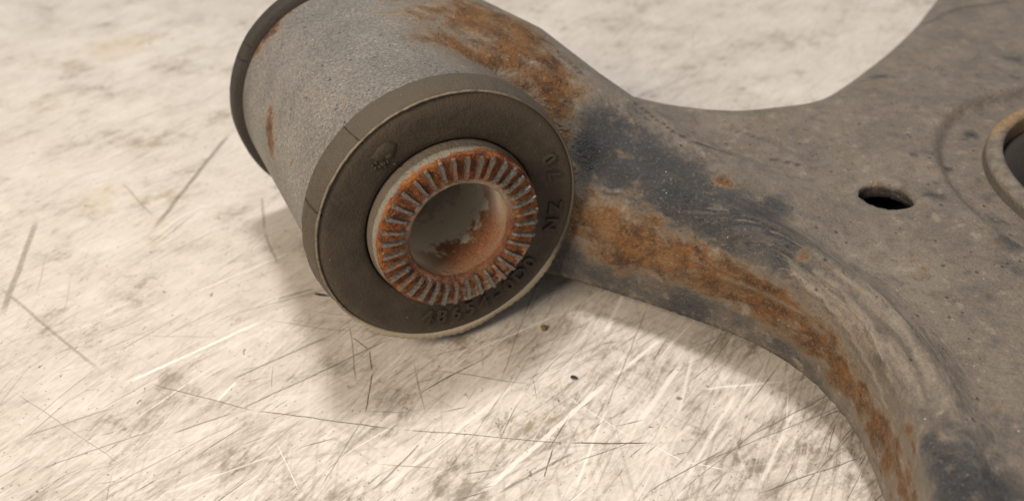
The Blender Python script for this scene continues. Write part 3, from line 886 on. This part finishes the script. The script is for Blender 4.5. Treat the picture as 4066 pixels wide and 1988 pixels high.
# serration teeth
tooth_meshes = []
for q in range(5):
    rr = np.random.RandomState(80 + q)
    n = 7
    V, F = [], []
    r0, r1 = 1.27 + rr.uniform(-.03, .05), 1.82 + rr.uniform(-.06, .03)
    for i in range(n):
        r = r0 + (r1 - r0) * i / (n - 1)
        w = .040 + .007 * (i / (n - 1)) + rr.uniform(-.005, .005)
        hgt = .535 + .10 * math.sin(min(1, (i + .3) / 1.6) * math.pi / 2) + rr.uniform(-.008, .008)
        if i == n - 1: hgt -= .02
        V += [(r, -w * 1.25, .47), (r, -w * .8, hgt), (r, w * .8, hgt), (r, w * 1.25, .47)]
    for i in range(n - 1):
        a, b = 4 * i, 4 * i + 4
        for s in range(3): F.append((a + s, b + s, b + s + 1, a + s + 1))
    F += [(0, 1, 2, 3), (4 * n - 1, 4 * n - 2, 4 * n - 3, 4 * n - 4)]
    me = mesh_from('serration_tooth', np.array(V) * U, F, False)
    me.materials.append(M_TOOTH)
    tooth_meshes.append(me)
NT_ = 36
for i in range(NT_):
    o = bpy.data.objects.new('serration_tooth', tooth_meshes[i * 3 % 5])
    COL.objects.link(o)
    o.parent = sleeve
    o.rotation_euler = (0, 0, 2 * math.pi * (i + .25) / NT_ + random.uniform(-.012, .012))

# rear rubber ring
prof = [(2.5, -7.0), (2.9, -7.02), (3.1, -7.06), (3.15, -7.12), (3.165, -7.3), (3.165, -7.5), (3.12, -7.62), (2.9, -7.68), (1.95, -7.70), (1.95, -7.2)]
rear = bush('rear_rubber_flange', *lathe(prof, 256, lambda i, r, z, th: (.014 * wob(th, 31, 5, 5) if r > 3 else 0)), M_REAR)

# ------------------------------------------------------------------ large bushing at the right
def vert_part(name, prof, mat, n=192, rf=None):
    V, F = lathe(prof, n, rf)
    me = mesh_from(name, V * U, F)
    o = link(name, me, mat, root)
    o.location = Vector((np.array([BIG[0], BIG[1], 0]) - ROOT_LOC) * U)
    return o
vert_part('bushing_collar', [(3.98, 2.6), (3.96, 3.50), (3.93, 3.62), (3.86, 3.70), (3.68, 3.72), (3.60, 3.70), (3.57, 3.64), (3.56, 3.3), (3.56, .62), (3.98, .62), (3.98, 2.6)], M_COLLAR)
big = vert_part('bushing_rubber', [(1.6, .45), (3.3, .45), (3.555, .7), (3.555, 3.2), (3.48, 3.26), (3.25, 3.22), (2.9, 2.9), (2.5, 2.55), (2.2, 2.5), (1.95, 2.7), (1.75, 3.0), (1.6, 3.05), (1.6, 1.3)], M_REAR)
vert_part('bushing_core', [(1.6, .235), (1.6, 3.5), (1.55, 3.56), (1.05, 3.56), (1.0, 3.5), (1.0, .235), (1.6, .235)], M_RUST, 96)

# ------------------------------------------------------------------ crumbs on the bench
def crumb(name, x, y, r, mat, label, cat, seed, flat=.6):
    bm = bmesh.new()
    rr = random.Random(seed)
    bmesh.ops.create_icosphere(bm, subdivisions=2, radius=1)
    ph = [rr.uniform(0, 6) for _ in range(6)]
    for v in bm.verts:
        c = v.co
        k = 1 + .22 * math.sin(c.x * 3 + ph[0]) + .2 * math.sin(c.y * 4 + ph[1]) * math.cos(c.z * 3 + ph[2]) + rr.uniform(-.12, .12)
        v.co = Vector((c.x * r[0] * k, c.y * r[1] * k, c.z * r[2] * k))
    zm = min(v.co.z for v in bm.verts)
    for v in bm.verts: v.co.z -= zm
    bmesh.ops.rotate(bm, verts=bm.verts, cent=(0, 0, 0), matrix=Matrix.Rotation(rr.uniform(-.4, .4), 3, 'Z'))
    me = bpy.data.meshes.new(name)
    bm.to_mesh(me); bm.free()
    me.transform(Matrix.Scale(U, 4))
    o = link(name, me, mat)
    o.location = (x * U, y * U, BENCH_Z)
    tag(o, label, cat)
crumb('grit_crumb', 0.77, 17.33, (.085, .075, .06), M_GRIT, 'small brown crumb of grit on the bench below the round bushing', 'crumb', 3)
crumb('rubber_chip', 1.43, 15.66, (.085, .045, .035), M_CHIP, 'small black flattened chip on the bench below the arm shadow', 'chip', 5)
crumb('rubber_shaving', -4.80, 18.62, (.21, .035, .02), M_CHIP, 'dark thin shaving on the bench at the lower left of the bushing', 'shaving', 9)
